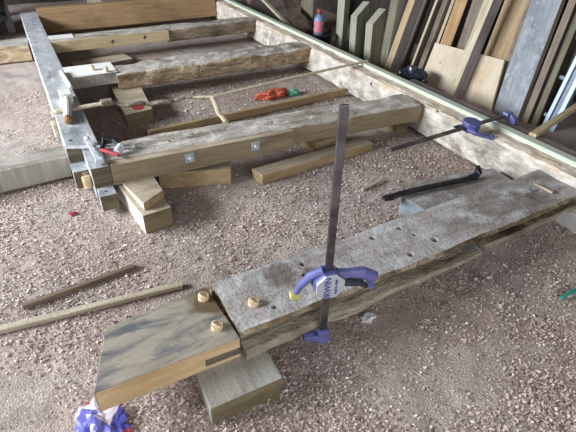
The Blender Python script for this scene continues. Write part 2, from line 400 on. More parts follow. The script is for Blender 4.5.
o = link_mesh('wood_shavings', cv, cf, M['chips'])
tag(o, 'pale curled wood shavings and sawdust scattered over the whole floor', 'wood shavings', kind='stuff')

# ------------------------------------------------------------------ timber frame
T = .25
# left rail with its stepped tenon end
rail = empty('frame_timber', (.14, 4.6, .03), 'smooth grey side timber of the frame carrying clamp and mallet', 'timber')
rail.location = (0, 0, 0)
body = timber('timber_body', (.145, 2.40, T), (.145, 6.62, T), .182, .21, [M['rail_top'], M['rail_end']], rail, .0012, 1, .08, .006, slots=(0, 0, 0, 0, 1))
carve(body, [cutbox((.03, 2.2, .15), (.137, 2.72, .4)), cutbox((.02, 2.2, -.1), (.137, 2.6, .151)), hole((.095, 2.82, T), .012, .05)])
for p in body.data.polygons:
    if p.normal.y < -.7: p.material_index = 1
bm = bmesh.new(); box(bm, (.142, 2.30, .035), (.232, 2.42, .13), 0, .004); tn = link_bm('tenon', bm, [M['rail_top'], M['rail_end']], rail)
for p in tn.data.polygons:
    if p.normal.y < -.5: p.material_index = 1
carve(tn, [hole((.185, 2.35, .13), .012, .04)])
bm = bmesh.new(); tube(bm, [(.112, 2.49, .10), (.111, 2.50, .165), (.111, 2.515, .178)], [.026, .026, .018], 12); link_bm('peg', bm, M['new_tan'], rail)['label'] = 'tan rounded peg in the end'

def plate(parent, x, y, z):
    bm = bmesh.new(); box(bm, (x-.028, y-.006, z-.028), (x+.028, y+.004, z+.028), 0, .002); pl = link_bm('washer_plate', bm, M['zinc'], parent)
    bm = bmesh.new(); tube(bm, [(x, y-.02, z), (x, y, z)], .012, 6); link_bm('bolt_head', bm, M['steel'], pl)
# near cross beam
nb = empty('frame_timber', (0, 0, 0), 'cross timber nearest the tall clamp, bolted with two square washers', 'timber')
b1 = timber('timber_body', (.24, 2.58, T), (2.42, 2.44, T), .25, .125, [M['beam_top'], M['beam_front']], nb, .004, 2, .04, .008, .02)
carve(b1, [hole((.62, 2.55, T), .014, .07), hole((1.30, 2.52, T), .016, .07), hole((.78, 2.58, T), .010, .05), hole((1.75, 2.50, T), .012, .05)])
b2 = timber('repair_facing', (.24, 2.428, T-.002), (1.36, 2.375, T-.002), .06, .125, [M['beam_front'], M['beam_front'], M['offcut_top']], nb, .001, 5, .1, .004, slots=(2, 1, 1, 1, 1))
b2['label'] = 'newer sawn facing strip with bolts'
plate(nb, .676, 2.372, .205); plate(nb, 1.092, 2.352, .2)
# stub on the left
o = timber('timber_stub', (-.75, 2.86, .155), (.045, 2.90, .155), .17, .14, [M['stub_top'], M['stub']], None, .002, 3, .06, .006)
tag(o, 'whitish rough-sawn timber entering from the left, below the grey rail', 'timber')
# second cross beam: white new end with two pegs, old rotten body
sb = empty('frame_timber', (0, 0, 0), 'rotten middle cross timber with a white new end and two pegs', 'timber')
old = timber('timber_body', (.60, 4.08, T-.004), (2.44, 4.08, T), .30, .135, [M['beam_top'], M['beam_tan']], sb, .010, 8, .04, .012, .05)
bmx = [hole((1.30, 3.92, .20), .022, .05, (0, 1, 0)), cutbox((1.32, 3.86, .185), (1.72, 3.96, .2))]
carve(old, bmx)
o = timber('new_end', (.232, 4.12, T+.004), (.615, 4.12, T+.004), .30, .095, [M['new_pale'], M['block']], sb, .0008, 9, .1, .004); o['label'] = 'white new end piece'  # grey front and sides: the rail's shadow put into the colour
for px, py in ((.442, 4.09), (.534, 4.0)):
    bm = bmesh.new(); tube(bm, [(px, py, T-.03), (px, py, T+.035), (px+.004, py, T+.045)], [.02, .018, .013], 10); link_bm('peg', bm, M['peg'], sb)
# third cross beam
tb = empty('frame_timber', (0, 0, 0), 'far cross timber with two drilled holes in its pale new end', 'timber')
timber('timber_body', (1.38, 5.27, T), (2.44, 5.27, T+.005), .25, .125, [M['beam_top'], M['rot_front']], tb, .008, 12, .05, .012, .035)
o = timber('new_end', (.235, 5.26, T-.002), (1.395, 5.26, T), .23, .11, [M['beam_top'], M['new_tan'], M['new_pale']], tb, .001, 13, .1, .004)
carve(o, [hole((.81, 5.145, .19), .02, .06, (0, 1, 0)), hole((1.14, 5.145, .20), .02, .06, (0, 1, 0))]); o['label'] = 'pale new end piece with drilled holes'
bm = bmesh.new(); box(bm, (.235, 5.25, T-.004), (.46, 5.37, T+.006), 0, .002); link_bm('patch', bm, M['new_pale'], tb)
# deep brown board closing the frame
o = timber('frame_timber', (.236, 6.46, .315), (2.42, 6.46, .33), .13, .27, [M['brown_board'], M['brown_board']], None, .002, 14, .1, .008)
tag(o, 'deep warm-brown oak board standing across the far end', 'timber')
# left far stub
o = timber('timber_stub', (-.8, 5.66, .165), (.045, 5.62, .165), .30, .16, [M['stub_top'], M['beam_tan']], None, .003, 15, .08, .008)
tag(o, 'tan timber at the left edge beyond the grey rail', 'timber')
# right rail, rotten
rr = empty('frame_timber', (0, 0, 0), 'long rotten right-hand rail of the frame, pinkish top and whitish side', 'timber')
rbody = timber('timber_body', (2.53, .75, T), (2.53, 7.3, T), .19, .23, [M['rot_top'], M['rot_side']], rr, .010, 21, .045, .014, .03)
carve(rbody, [hole((2.46, 2.2, T), .016, .05), hole((2.436, 2.95, .2), .014, .05, (1, 0, 0))])
o = timber('straight_edge', (2.582, .7, T+.028), (2.582, 7.3, T+.028), .062, .03, [M['pale_batten']], None, .0005, 22, .3, .003, slots=(0, 0, 0, 0, 0))
tag(o, 'long pale green-white batten lying along the right rail', 'batten')
o = timber('edge_board', (2.682, .7, .262), (2.678, 2.75, .262), .085, .25, [M['dark_board']], None, .002, 23, .1, .006, slots=(0, 0, 0, 0, 0))
tag(o, 'dark brown board on edge outside the pale batten, near right corner', 'board')

# near plank: old timber with a new scarfed end
pk = empty('repaired_plank', (0, 0, 0), 'wide repaired plank in front with a stained new end, tall clamp on it', 'timber')
PT = .2
bm = bmesh.new()
prism(bm, [(-.097, 1.035), (.398, 1.022), (.383, 1.325), (-.012, 1.287)], PT-.105, PT, 1, .004, 0)
ne = link_bm('new_end', bm, [M['new_top'], M['new_side']], pk); ne['label'] = 'new oak end with blue-black stained top'
carve(ne, [cutbox((.265, .98, .116), (.45, 1.22, .150))])
bm = bmesh.new(); box(bm, (.275, 1.045, .1165), (.40, 1.215, .149), 0, .003); t_ = link_bm('old_tenon', bm, M['dark_stick'], pk); t_['label'] = 'dark old tenon inside the slot'
oldp = timber('old_plank', (.405, 1.185, PT), (2.43, 1.205, PT), .305, .032, [M['old_top'], M['old_side']], pk, .006, 31, .03, .010, .02, freq=7.0)
carve(oldp, [hole((.572, 1.097, PT), .012, .05), hole((.792, 1.262, PT), .013, .05), hole((.765, 1.199, PT), .011, .05), hole((1.17, 1.27, PT), .016, .05), hole((1.33, 1.27, PT), .015, .05),
             hole((1.25, 1.10, PT), .017, .05), hole((1.42, 1.13, PT), .018, .05), hole((1.36, 1.20, PT), .011, .05), hole((.98, 1.10, PT), .014, .04), hole((.56, 1.02, PT), .008, .02)])
lp = timber('split_lip', (.41, 1.045, .148), (1.62, 1.030, .148), .10, .046, [M['lip'], M['lip']], pk, .009, 33, .03, .008, .02, taper=lambda f, y, zz: (1-.55*f*f, 1-.62*f)); lp['label'] = 'split lower lip along the front'
lp = timber('split_lip', (1.66, 1.07, .148), (2.42, 1.09, .148), .09, .046, [M['old_side'], M['lip']], pk, .006, 34, .03, .008, .02, taper=lambda f, y, zz: (1, .7))
timber('core', (.40, 1.235, .170), (2.42, 1.25, .170), .19, .072, [M['old_side'], M['old_side']], pk, .003, 35, .06, .006)
for (px, py, h) in ((.352, 1.265, .022), (.344, 1.105, .022), (.511, 1.15, .022)):
    bm = bmesh.new(); tube(bm, [(px, py, PT-.04), (px, py, PT+h*.8), (px+.002, py, PT+h)], [.023, .022, .015], 9); link_bm('peg', bm, M['peg'], pk)
bm = bmesh.new(); tube(bm, [(.345, 1.06, .10), (.345, 1.055, .085)], .012, 8); link_bm('peg', bm, M['peg'], pk)

# ------------------------------------------------------------------ blocks and offcuts
def block(name, poly, z0, z1, mats, label, cat='block', face=None, group=None, bev=.005):
    bm = bmesh.new(); prism(bm, poly, z0, z1, 0, bev)
    o = link_bm(name, bm, mats)
    for p in o.data.polygons:
        if face: p.material_index = face(p.normal)
    cx = sum(p[0] for p in poly)/len(poly); cy = sum(p[1] for p in poly)/len(poly)
    recentre(o, (cx, cy, z0)); return tag(o, label, cat, group)
sidef = lambda n: 0 if n.z > .5 else (1 if n.y < -.4 else (2 if n.x < -.4 else 1))
sb0 = block('support_block', [(.222, .876), (.492, .870), (.50, 1.24), (.235, 1.25)], -.02, .097, [M['block'], M['block_front'], M['block']], 'grey timber block under the new end of the front plank', face=sidef)
carve(sb0, [cutbox((.386-.361, .86-1.059, .09), (.389-.361, .99-1.059, .14))])
block('support_block', [(.303, 2.045), (.458, 2.06), (.40, 2.82), (.205, 2.80)], -.02, .115, [M['offcut_top'], M['block_front'], M['block_lit']], 'lower knotty block of the stack under the near cross timber', face=sidef)
bm = bmesh.new()
wt = [(.325, 2.085, .163), (.452, 2.165, .163), (.452, 2.26, .150), (.46, 2.44, .1245), (.275, 2.44, .1245)]
vt = [bm.verts.new(p) for p in wt]; vb = [bm.verts.new((x, y, .115)) for x, y, z in wt]
bm.faces.new(vt); bm.faces.new(vb[::-1])
for i in range(5): bm.faces.new((vb[i], vb[(i+1) % 5], vt[(i+1) % 5], vt[i]))
bmesh.ops.bevel(bm, geom=list(bm.edges), offset=.003, segments=1, affect='EDGES')
o = link_bm('timber_wedge', bm, [M['offcut_top'], M['offcut'], M['block_lit']])
for p in o.data.polygons: p.material_index = sidef(p.normal)
recentre(o, (.38, 2.28, .115)); tag(o, 'tan chamfered wedge on top of the knotty block', 'wedge')
block('timber_offcut', [(.50, 2.47), (.905, 2.315), (.955, 2.42), (.55, 2.60)], -.01, .10, [M['offcut_top'], M['offcut'], M['offcut']], 'short tan offcut lying under the near cross timber beside the block stack', 'offcut', sidef)
block('timber_offcut', [(1.075, 2.225), (1.97, 2.285), (1.965, 2.39), (1.05, 2.33)], -.01, .06, [M['offcut_top'], M['offcut'], M['offcut']], 'long tan offcut on the floor behind the tall clamp bar', 'offcut', sidef)
block('timber_offcut', [(1.60, 2.44), (1.88, 2.47), (1.86, 2.58), (1.56, 2.58)], -.01, .075, [M['offcut_top'], M['offcut'], M['offcut']], 'small wedge offcut behind the long tan offcut, under the cross timber', 'offcut', sidef)
rb = block('support_block', [(.525, 3.40), (.735, 3.43), (.80, 4.22), (.56, 4.26)], -.02, .112, [M['offcut_top'], M['block_front'], M['block_front']], 'brown block with a red paint spot under the middle cross timber', face=sidef)
bm = bmesh.new(); prism(bm, [(.64+.045*math.cos(t*.524), 3.50+.055*math.sin(t*.524)) for t in range(12)], .110, .1135)
po = link_bm('paint_spot', bm, M['red'], rb); recentre(po, rb.location); po.location = (0, 0, 0)
po['label'] = 'red paint spot'
block('timber_offcut', [(.40, 4.86), (.95, 4.98), (.90, 5.20), (.36, 5.12)], -.01, .05, [M['offcut_top'], M['dark_stick'], M['dark_stick']], 'grey board piece lying between the two far cross timbers', 'offcut', sidef)
block('support_block', [(1.64, 1.60), (1.80, 1.70), (2.38, 1.60), (2.36, 1.12), (1.72, 1.12)], -.02, .098, [M['old_top'], M['stone'], M['stone']], 'wide grey slab behind the front plank, under the pry bar', face=sidef, bev=.008)
block('support_block', [(2.36, .98), (2.47, .96), (2.49, 1.12), (2.37, 1.14)], -.02, .092, [M['new_pale'], M['new_pale'], M['new_pale']], 'small pale block under the right end of the front plank', face=sidef)
block('support_block', [(2.30, 2.42), (2.41, 2.42), (2.41, 2.60), (2.30, 2.60)], -.02, .118, [M['offcut_top'], M['block_front'], M['block_front']], 'small shaded block under the right end of the near cross timber', face=sidef)

def stick(name, a, b, w, h, mats, label, cat='stick', seed=1, rough=.0015, group=None):
    o = timber(name, a, b, w, h, mats if isinstance(mats, list) else [mats], None, rough, seed, .06, min(w, h)*.15, slots=(0, 0, 0, 0, 0) if not isinstance(mats, list) else (0, 1, 1, 1, 1))
    return tag(o, label, cat, group)
stick('wood_stick', (-.30, 1.755, .028), (.187, 1.80, .022), .028, .022, M['dark_stick'], 'dark brown stick on the shavings, behind the pale stick', seed=41)
stick('wood_stick', (-.62, 1.69, .024), (.345, 1.575, .024), .034, .024, M['pale_stick'], 'long pale stick on the floor left of the front plank', seed=42)
stick('wood_lath', (.62, 3.16, .065), (2.41, 3.27, .065), .035, .065, [M['offcut'], M['offcut']], 'long brown lath on the floor between near and middle cross timbers', 'lath', 43)
stick('wood_chip', (1.578, 1.869, .018), (1.764, 1.909, .018), .018, .012, M['pale_stick'], 'thin splinter lying on the floor left of the pry bar', 'splinter', 44)
stick('wood_splinter', (2.262, 1.245, PT+.014), (2.267, 1.135, PT+.014), .018, .01, M['offcut_top'], 'thin tan splinter lying on the right end of the front plank', 'splinter', 45, .0008)
# pry bar
pb = D.objects.new('tmp', None); D.objects.remove(pb)
pb = empty('pry_bar', (0, 0, 0), 'black iron pry bar lying across the grey slab', 'pry bar')
bm = bmesh.new(); tube(bm, [(1.57, 1.606, .112), (1.62, 1.60, .120), (1.75, 1.588, .122), (2.08, 1.553, .118), (2.13, 1.548, .118)], .015, 8, flat=(.046, .026)); link_bm('shaft', bm, M['black_iron'], pb)
bm = bmesh.new(); tube(bm, [(2.11, 1.55, .118), (2.165, 1.546, .123), (2.19, 1.55, .145), (2.175, 1.556, .18)], [.018, .024, .024, .014], 8, flat=None)
link_bm('claw', bm, M['black_iron'], pb)
bm = bmesh.new(); prism(bm, [(1.525, 1.60), (1.58, 1.585), (1.58, 1.627), (1.525, 1.63)], .10, .118, 0, .002); link_bm('chisel_tip', bm, M['black_iron'], pb)

# ------------------------------------------------------------------ clamps
def text_mesh(name, s, size, M4, mat, parent):
    cu = D.curves.new(name, 'FONT'); cu.body = s; cu.size = size; cu.extrude = .0006; cu.align_x = 'CENTER'; cu.align_y = 'CENTER'; cu.offset = size*.012
    t = D.objects.new(name, cu); COL.objects.link(t)
    dg = bpy.context.evaluated_depsgraph_get(); dg.update()
    me = D.meshes.new_from_object(t.evaluated_get(dg)); D.objects.remove(t); D.curves.remove(cu)
    me.transform(M4); me.materials.clear(); me.materials.append(mat)
    o = D.objects.new(name, me); COL.objects.link(o); o.parent = parent; return o
def quick_clamp(name, label, M4, bar_lo, bar_hi, head, foot, badge=True, grip=True):
    """local frame: bar along +Z, jaws towards -X, badge faces -Y"""
    root = empty(name, (0, 0, 0), label, 'clamp')
    def fin(n, bm, m, p=root): 
        bmesh.ops.transform(bm, matrix=M4, verts=bm.verts); return link_bm(n, bm, m, p)
    bm = bmesh.new(); box(bm, (-.0135, -.006, bar_lo), (.0135, .006, bar_hi), 0, .002)
    br = fin('bar', bm, M['bar'])
    h = head
    bm = bmesh.new()
    octo = [(.058*math.cos(math.radians(22.5+45*k)), .058*math.sin(math.radians(22.5+45*k))) for k in range(8)]
    RX = Matrix.Translation((0, 0, h)) @ Matrix.Rotation(math.pi/2, 4, 'X')
    prism(bm, octo, -.028, .028, 0, .005, M4=RX)
    hb = fin('head', bm, M['blue_dark'])
    bm = bmesh.new(); prism(bm, [(x*.93*1.04, y*.93*1.04) for x, y in octo], .026, .035, 0, .003, M4=RX); bd = fin('badge', bm, M['silver'] if badge else M['blue_dark'], hb)
    if badge: bd['label'] = 'silver octagonal badge'
    # jaw arm to the pad
    bm = bmesh.new()
    tube(bm, [(-.02, .0, h+.055), (-.06, .01, h+.03), (-.09, .03, h-.03), (-.105, .04, h-.075)], [.016, .016, .014, .011], 10, flat=None)
    fin('jaw_arm', bm, M['blue'])
    bm = bmesh.new(); prism(bm, [(-.125, .025), (-.09, .025), (-.09, .055), (-.125, .055)], h-.095, h-.072, 0, .004); fin('jaw_pad', bm, M['yellow_pad'] if grip else M['blue_dark'])
    # pistol handle and trigger
    bm = bmesh.new()
    tube(bm, [(.03, 0, h+.025), (.08, 0, h+.022), (.13, 0, h+.014), (.17, 0, h-.012), (.172, 0, h-.062)], [.022, .018, .023, .026, .016], 12) if grip else tube(bm, [(.0, 0, h+.06), (.03, 0, h+.01), (.035, 0, h-.08)], [.015, .02, .012], 12)
    fin('handle', bm, M['blue'])
    bm = bmesh.new(); tube(bm, [(.04, 0, h-.012), (.09, 0, h-.025), (.13, 0, h-.035), (.155, 0, h-.06)], [.014, .016, .014, .008], 10) if grip else tube(bm, [(.0, 0, h+.05), (.03, 0, h+.08), (.035, 0, h+.11)], [.012, .012, .008], 10); fin('trigger', bm, M['charcoal'])
    bm = bmesh.new(); tube(bm, [(.045, 0, h-.03), (.07, 0, h-.05), (.075, .0, h-.065)], [.005, .005, .004], 8); fin('release_lever', bm, M['steel'])
    # fixed jaw at the foot
    f = foot
    bm = bmesh.new(); prism(bm, [(-.022, -.02), (.022, -.02), (.022, .012), (-.022, .012)], f-.028, f+.034, 0, .006)
    prism(bm, [(-.075, .0), (-.02, -.018), (-.02, .02), (-.075, .03)], f-.02, f+.012, 0, .006); fin('fixed_jaw', bm, M['blue'])
    bm = bmesh.new(); prism(bm, [(-.08, .0), (-.04, -.008), (-.04, .03), (-.08, .032)], f+.008, f+.024, 0, .003); fin('fixed_pad', bm, M['blue_dark'])
    if badge:
        # lettering reads upwards
        B = M4 @ Matrix.Translation((-.011, -.0358, h)) @ Matrix.Rotation(math.pi/2, 4, 'X') @ Matrix.Rotation(math.pi/2, 4, 'Z')
        text_mesh('lettering', 'IRWIN', .034, B, M['navy'], bd)
        B = M4 @ Matrix.Translation((.020, -.0358, h)) @ Matrix.Rotation(math.pi/2, 4, 'X') @ Matrix.Rotation(math.pi/2, 4, 'Z')
        text_mesh('lettering', 'QUICK-GRIP', .0125, B, M['navy'], bd)
        B = M4 @ Matrix.Translation((.036, -.0358, h)) @ Matrix.Rotation(math.pi/2, 4, 'X') @ Matrix.Rotation(math.pi/2, 4, 'Z')
    return root
CM = Matrix.Translation((.722, .975, 0)) @ Matrix.Rotation(math.radians(-14), 4, 'Z')
quick_clamp('bar_clamp', 'tall upright bar clamp gripping the front plank, silver badge and blue handle', CM, .055, 1.025, .372, .086)
# lying clamp over the right rail: its bar points left, badge up
LM = Matrix.Translation((2.735, 1.83, .305)) @ Matrix.Rotation(math.radians(3), 4, 'Z') @ Matrix.Rotation(math.radians(-90), 4, 'Y') @ Matrix.Rotation(math.radians(84), 4, 'Z')
quick_clamp('bar_clamp', 'blue bar clamp lying flat across the right rail, thin bar pointing left', LM, -.01, 1.07, .395, .03, badge=False, grip=False)

# small F-clamp on the rail corner
fc = empty('bar_clamp', (0, 0, 0), 'small steel clamp with red handle on the near corner of the frame', 'clamp')
bm = bmesh.new(); bar_between(bm, (.05, 2.70, .268), (.41, 2.535, .268), .022, .010); link_bm('bar', bm, M['steel'], fc)
bm = bmesh.new(); bar_between(bm, (.178, 2.71, .276), (.192, 2.43, .276), .026, .014, .003); box(bm, (.172, 2.42, .262), (.215, 2.455, .288), 0, .004); tube(bm, [(.180, 2.70, .28), (.178, 2.735, .283)], .016, 10); link_bm('fixed_jaw', bm, M['steel'], fc)
bm = bmesh.new(); tube(bm, [(.235, 2.58, .272), (.26, 2.625, .30), (.31, 2.60, .30), (.335, 2.54, .285)], [.014, .018, .018, .012], 10); link_bm('sliding_jaw', bm, M['black'], fc)
bm = bmesh.new(); tube(bm, [(.30, 2.50, .272), (.335, 2.53, .29)], .022, 10); link_bm('screw_head', bm, M['steel'], fc)
bm = bmesh.new(); tube(bm, [(.222, 2.565, .275), (.25, 2.52, .28), (.30, 2.45, .275)], [.008, .012, .010], 10); link_bm('handle', bm, M['red'], fc)['label'] = 'red handle'

# mallet and peg lying on the left rail
ml = empty('hand_mallet', (0, 0, 0), 'small white-headed wooden mallet lying on the grey rail', 'mallet')
bm = bmesh.new(); box(bm, (.125, 3.44, .252), (.205, 3.56, .315), 0, .006); link_bm('head', bm, M['white_wood'], ml)
bm = bmesh.new(); tube(bm, [(.163, 3.46, .285), (.155, 3.36, .28), (.135, 3.2, .277), (.122, 3.10, .277)], [.018, .024, .026, .022], 12); link_bm('handle', bm, M['white_wood'], ml)
bm = bmesh.new(); tube(bm, [(.123, 3.11, .277), (.1195, 3.085, .277), (.117, 3.06, .277), (.1165, 3.05, .277)], [.022, .028, .024, .012], 12); link_bm('handle_tip', bm, M['peg_end'], ml)['label'] = 'brown rounded tip'
bm = bmesh.new(); tube(bm, [(.205, 4.12, .268), (.207, 4.08, .27), (.222, 3.74, .27), (.224, 3.70, .268)], [.012, .018, .018, .012], 10)
o = link_bm('wooden_peg', bm, M['white_wood']); recentre(o, (.21, 3.9, .25)); tag(o, 'loose pale wooden peg lying at the edge of the grey rail', 'peg')

# ratchet strap over the frame
st = empty('ratchet_strap', (0, 0, 0), 'tan webbing strap stretched between left and right rails', 'strap')
bm = bmesh.new(); tube(bm, [(.046, 3.26, .10), (.046, 3.275, .2), (.05, 3.29, .25), (.07, 3.295, .257), (.24, 3.30, .258), (.40, 3.30, .262)], .01, 8, flat=(.05, .026)); link_bm('strap_end', bm, M['strap'], st)
bm = bmesh.new()
pts = [(.38+.62*t, 3.30-.14*t+.012*math.sin(t*17), .262+.008*math.sin(t*23)-.03*math.sin(t*3.14)) for t in [i/16 for i in range(17)]]
tube(bm, pts, [.012+.006*abs(math.sin(i*1.3)) for i in range(17)], 8); link_bm('twisted_tail', bm, M['rope'], st)
bm = bmesh.new(); box(bm, (.36, 3.27, .245), (.44, 3.33, .285), 0, .008); link_bm('ratchet', bm, M['rope'], st)
bm = bmesh.new(); tube(bm, [(.98, 3.15, .26), (1.104, 3.09, .262), (1.8, 3.17, .275), (2.535, 3.248, .282), (2.615, 3.255, .284)], .01, 8, flat=(.034, .018)); link_bm('strap_run', bm, M['strap'], st)
bm = bmesh.new(); tube(bm, [(1.10, 3.09, .262), (1.09, 3.0, .235), (1.055, 2.85, .225), (1.03, 2.72, .258), (1.02, 2.64, .258)], .01, 8, flat=(.036, .018)); link_bm('loose_end', bm, M['strap'], st)

# ------------------------------------------------------------------ litter
def crumple(name, c, size, mat, seed, amp, label, cat, sub=4, flat=1.0, smooth=False, group=None):
    bm = bmesh.new(); bmesh.ops.create_icosphere(bm, subdivisions=sub, radius=1.0); sv = Vector((seed, seed*2.3, 1))
    for v in bm.verts:
        n = noise.noise(v.co*1.6+sv)+.55*noise.noise(v.co*4+sv)+.3*noise.noise(v.co*9+sv)
        v.co *= 1+amp*n
        v.co = Vector((v.co.x*size[0], v.co.y*size[1], max(v.co.z, -.5)*size[2]*flat))
    o = link_bm(name, bm, mat, smooth=smooth); o.location = c
    zmin = min(v.co.z for v in o.data.vertices); o.data.transform(Matrix.Translation((0, 0, -zmin))); o.location.z = c[2]
    return tag(o, label, cat, group)
crumple('food_wrapper', (-.112, 1.05, -.008), (.085, .11, .026), M['wrapper'], 3, .55, 'crumpled blue, red and white wrapper at the lower left', 'wrapper')
crumple('paper_scrap', (.985, 1.02, 0), (.035, .022, .012), M['paper'], 5, .6, 'small white paper scrap in front of the plank by the clamp', 'paper', 3)
crumple('red_scrap', (-.008, 2.405, 0), (.02, .013, .009), M['red'], 6, .5, 'tiny red scrap on the floor left of the frame corner', 'scrap', 3)
crumple('cloth_rag', (1.80, 3.50, .0), (.13, .06, .045), M['rag'], 7, .6, 'orange-red rag on the floor behind the near cross timber', 'rag')
crumple('plastic_scrap', (2.0, 3.47, .0), (.06, .04, .035), M['green_bit'], 8, .6, 'small green scrap beside the orange-red rag', 'scrap', 3)
bm = bmesh.new(); tube(bm, [(1.835, .70, .012), (1.90, .70, .018), (1.98, .695, .014), (2.05, .70, .01)], [.008, .010, .010, .008], 8)
o = link_bm('plastic_strip', bm, M['teal']); recentre(o, (1.92, .70, 0)); tag(o, 'teal plastic strip on the shavings at the right edge', 'strip')
crumple('bin_bag', (3.06, 3.13, .0), (.12, .13, .13), M['bin_bag'], 11, .35, 'dark blue plastic bag behind the rail, left of the plywood', 'bag')

# ------------------------------------------------------------------ lumber leaning on the right
def lean(name, base, d, w, t, L, mats, label, cat='board', slots=(0, 1), mitre=0.0, z0=-.01, seed=0, group=None, dy=0.0, holes=()):
    """board whose -X face is w wide (slot 0) and whose sides are t deep (slot 1)"""
    z = Vector(d).normalized(); x = Vector((1, 0, 0)); x = (x-z*x.dot(z)).normalized(); y = z.cross(x)
    m = Matrix((x, y, z)).transposed().to_4x4(); m.translation = Vector((base[0], base[1]+dy, z0))
    bm = bmesh.new(); prism(bm, [(0, -w/2), (t, -w/2), (t, w/2), (0, w/2)], 0, L, 1, .003)
    if mitre:
        for v in bm.verts:
            if v.co.z > L-.01: v.co.z += v.co.x*mitre
    o = link_bm(name, bm, mats); o.matrix_world = m
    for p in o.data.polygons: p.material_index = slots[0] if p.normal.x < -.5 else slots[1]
    return tag(o, label, cat, group)
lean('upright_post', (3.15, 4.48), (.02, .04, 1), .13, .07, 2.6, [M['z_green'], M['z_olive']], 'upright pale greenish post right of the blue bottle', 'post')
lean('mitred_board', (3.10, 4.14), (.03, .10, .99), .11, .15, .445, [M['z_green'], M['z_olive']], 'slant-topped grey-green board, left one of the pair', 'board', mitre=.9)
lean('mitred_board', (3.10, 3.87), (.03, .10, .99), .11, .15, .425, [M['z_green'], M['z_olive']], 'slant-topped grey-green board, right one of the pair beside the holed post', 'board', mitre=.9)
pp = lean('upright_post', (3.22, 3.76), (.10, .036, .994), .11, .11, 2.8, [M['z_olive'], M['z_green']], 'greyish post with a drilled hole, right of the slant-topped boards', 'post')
lean('leaning_board', (3.20, 3.66), (.195, -.088, .977), .085, .12, 2.8, [M['z_tan'], M['z_greydark']], 'thick grey board with a tan edge, leaning left of the dark bag')
lean('leaning_board', (3.42, 3.70), (.196, -.079, .978), .07, .05, 2.3, [M['z_brown'], M['z_dark']], 'narrow dark brown board behind the tan-edged grey board')
lean('leaning_board', (3.43, 3.565), (.195, -.085, .976), .03, .07, 1.7, [M['z_pale'], M['z_brown']], 'thin pale-edged batten standing over the dark bag')
lean('leaning_board', (3.46, 3.47), (.196, -.06, .978), .06, .06, 1.7, [M['z_brown'], M['z_brown']], 'brown-grey board between thin pale batten and the plywood')
lean('leaning_board', (3.50, 3.40), (.196, -.042, .980), .035, .05, 1.7, [M['z_pale'], M['z_dark']], 'thin pale strip just left of the orange-tan board')
lean('leaning_board', (3.50, 3.29), (.196, -.023, .980), .135, .04, 2.2, [M['z_orange'], M['z_dark']], 'orange-tan board standing behind the left half of the plywood')
lean('leaning_board', (3.54, 3.09), (.196, .031, .980), .14, .05, 2.1, [M['z_brown'], M['z_dark']], 'brown board between the orange-tan and pale boards')
lean('leaning_board', (3.45, 2.93), (.196, -.003, .981), .13, .03, 2.3, [M['z_pale'], M['z_olive']], 'pale board half hidden behind the purple-grey batten')
lean('leaning_batten', (3.15, 2.745), (.215, -.030, .976), .08, .115, 2.9, [M['z_pale'], M['z_purple']], 'purple-grey batten with a pale edge, leaning in front of the plywood', 'batten')
lean('leaning_board', (3.42, 2.635), (.215, .020, .976), .25, .03, 2.4, [M['z_tan'], M['z_brown']], 'wide tan board behind the right half of the plywood')
lean('leaning_board', (3.36, 2.44), (.214, .083, .973), .04, .05, 2.6, [M['z_brown'], M['z_dark']], 'dark narrow strip between the plywood and the slate-grey board')
lean('leaning_board', (3.34, 2.285), (.214, .089, .973), .245, .05, 2.9, [M['z_slate'], M['z_brown']], 'wide slate-grey mottled board right of the plywood')
lean('leaning_board', (3.39, 2.13), (.214, .072, .974), .06, .05, 2.6, [M['z_brown'], M['z_dark']], 'brown board touching the right edge of the slate-grey board')
lean('leaning_board', (3.43, 2.07), (.214, .074, .974), .055, .05, 2.5, [M['z_olive'], M['z_dark']], 'grey-brown board, second to the right of the slate-grey board')
lean('leaning_board', (3.53, 2.05), (.214, .074, .974), .05, .05, 2.2, [M['z_brown'], M['z_dark']], 'brown board just left of the aluminium ladder')
# plywood square
bm = bmesh.new()
q = [(3.30, 3.265, -.01), (3.30, 2.40, -.01), (3.39, 2.47, .405), (3.38, 3.24, .36)]
vs = [bm.verts.new(p) for p in q]; nrm = Vector((.018, 0, -.004)); vb = [bm.verts.new(Vector(p)+nrm) for p in q]
bm.faces.new(vs); bm.faces.new(vb[::-1])
for i in range(4): bm.faces.new((vs[i], vs[(i+1) % 4], vb[(i+1) % 4], vb[i]))
o = link_bm('plywood_offcut', bm, M['ply']); recentre(o, (3.27, 2.8, 0)); tag(o, 'square knotty plywood sheet leaning against the lumber', 'plywood')
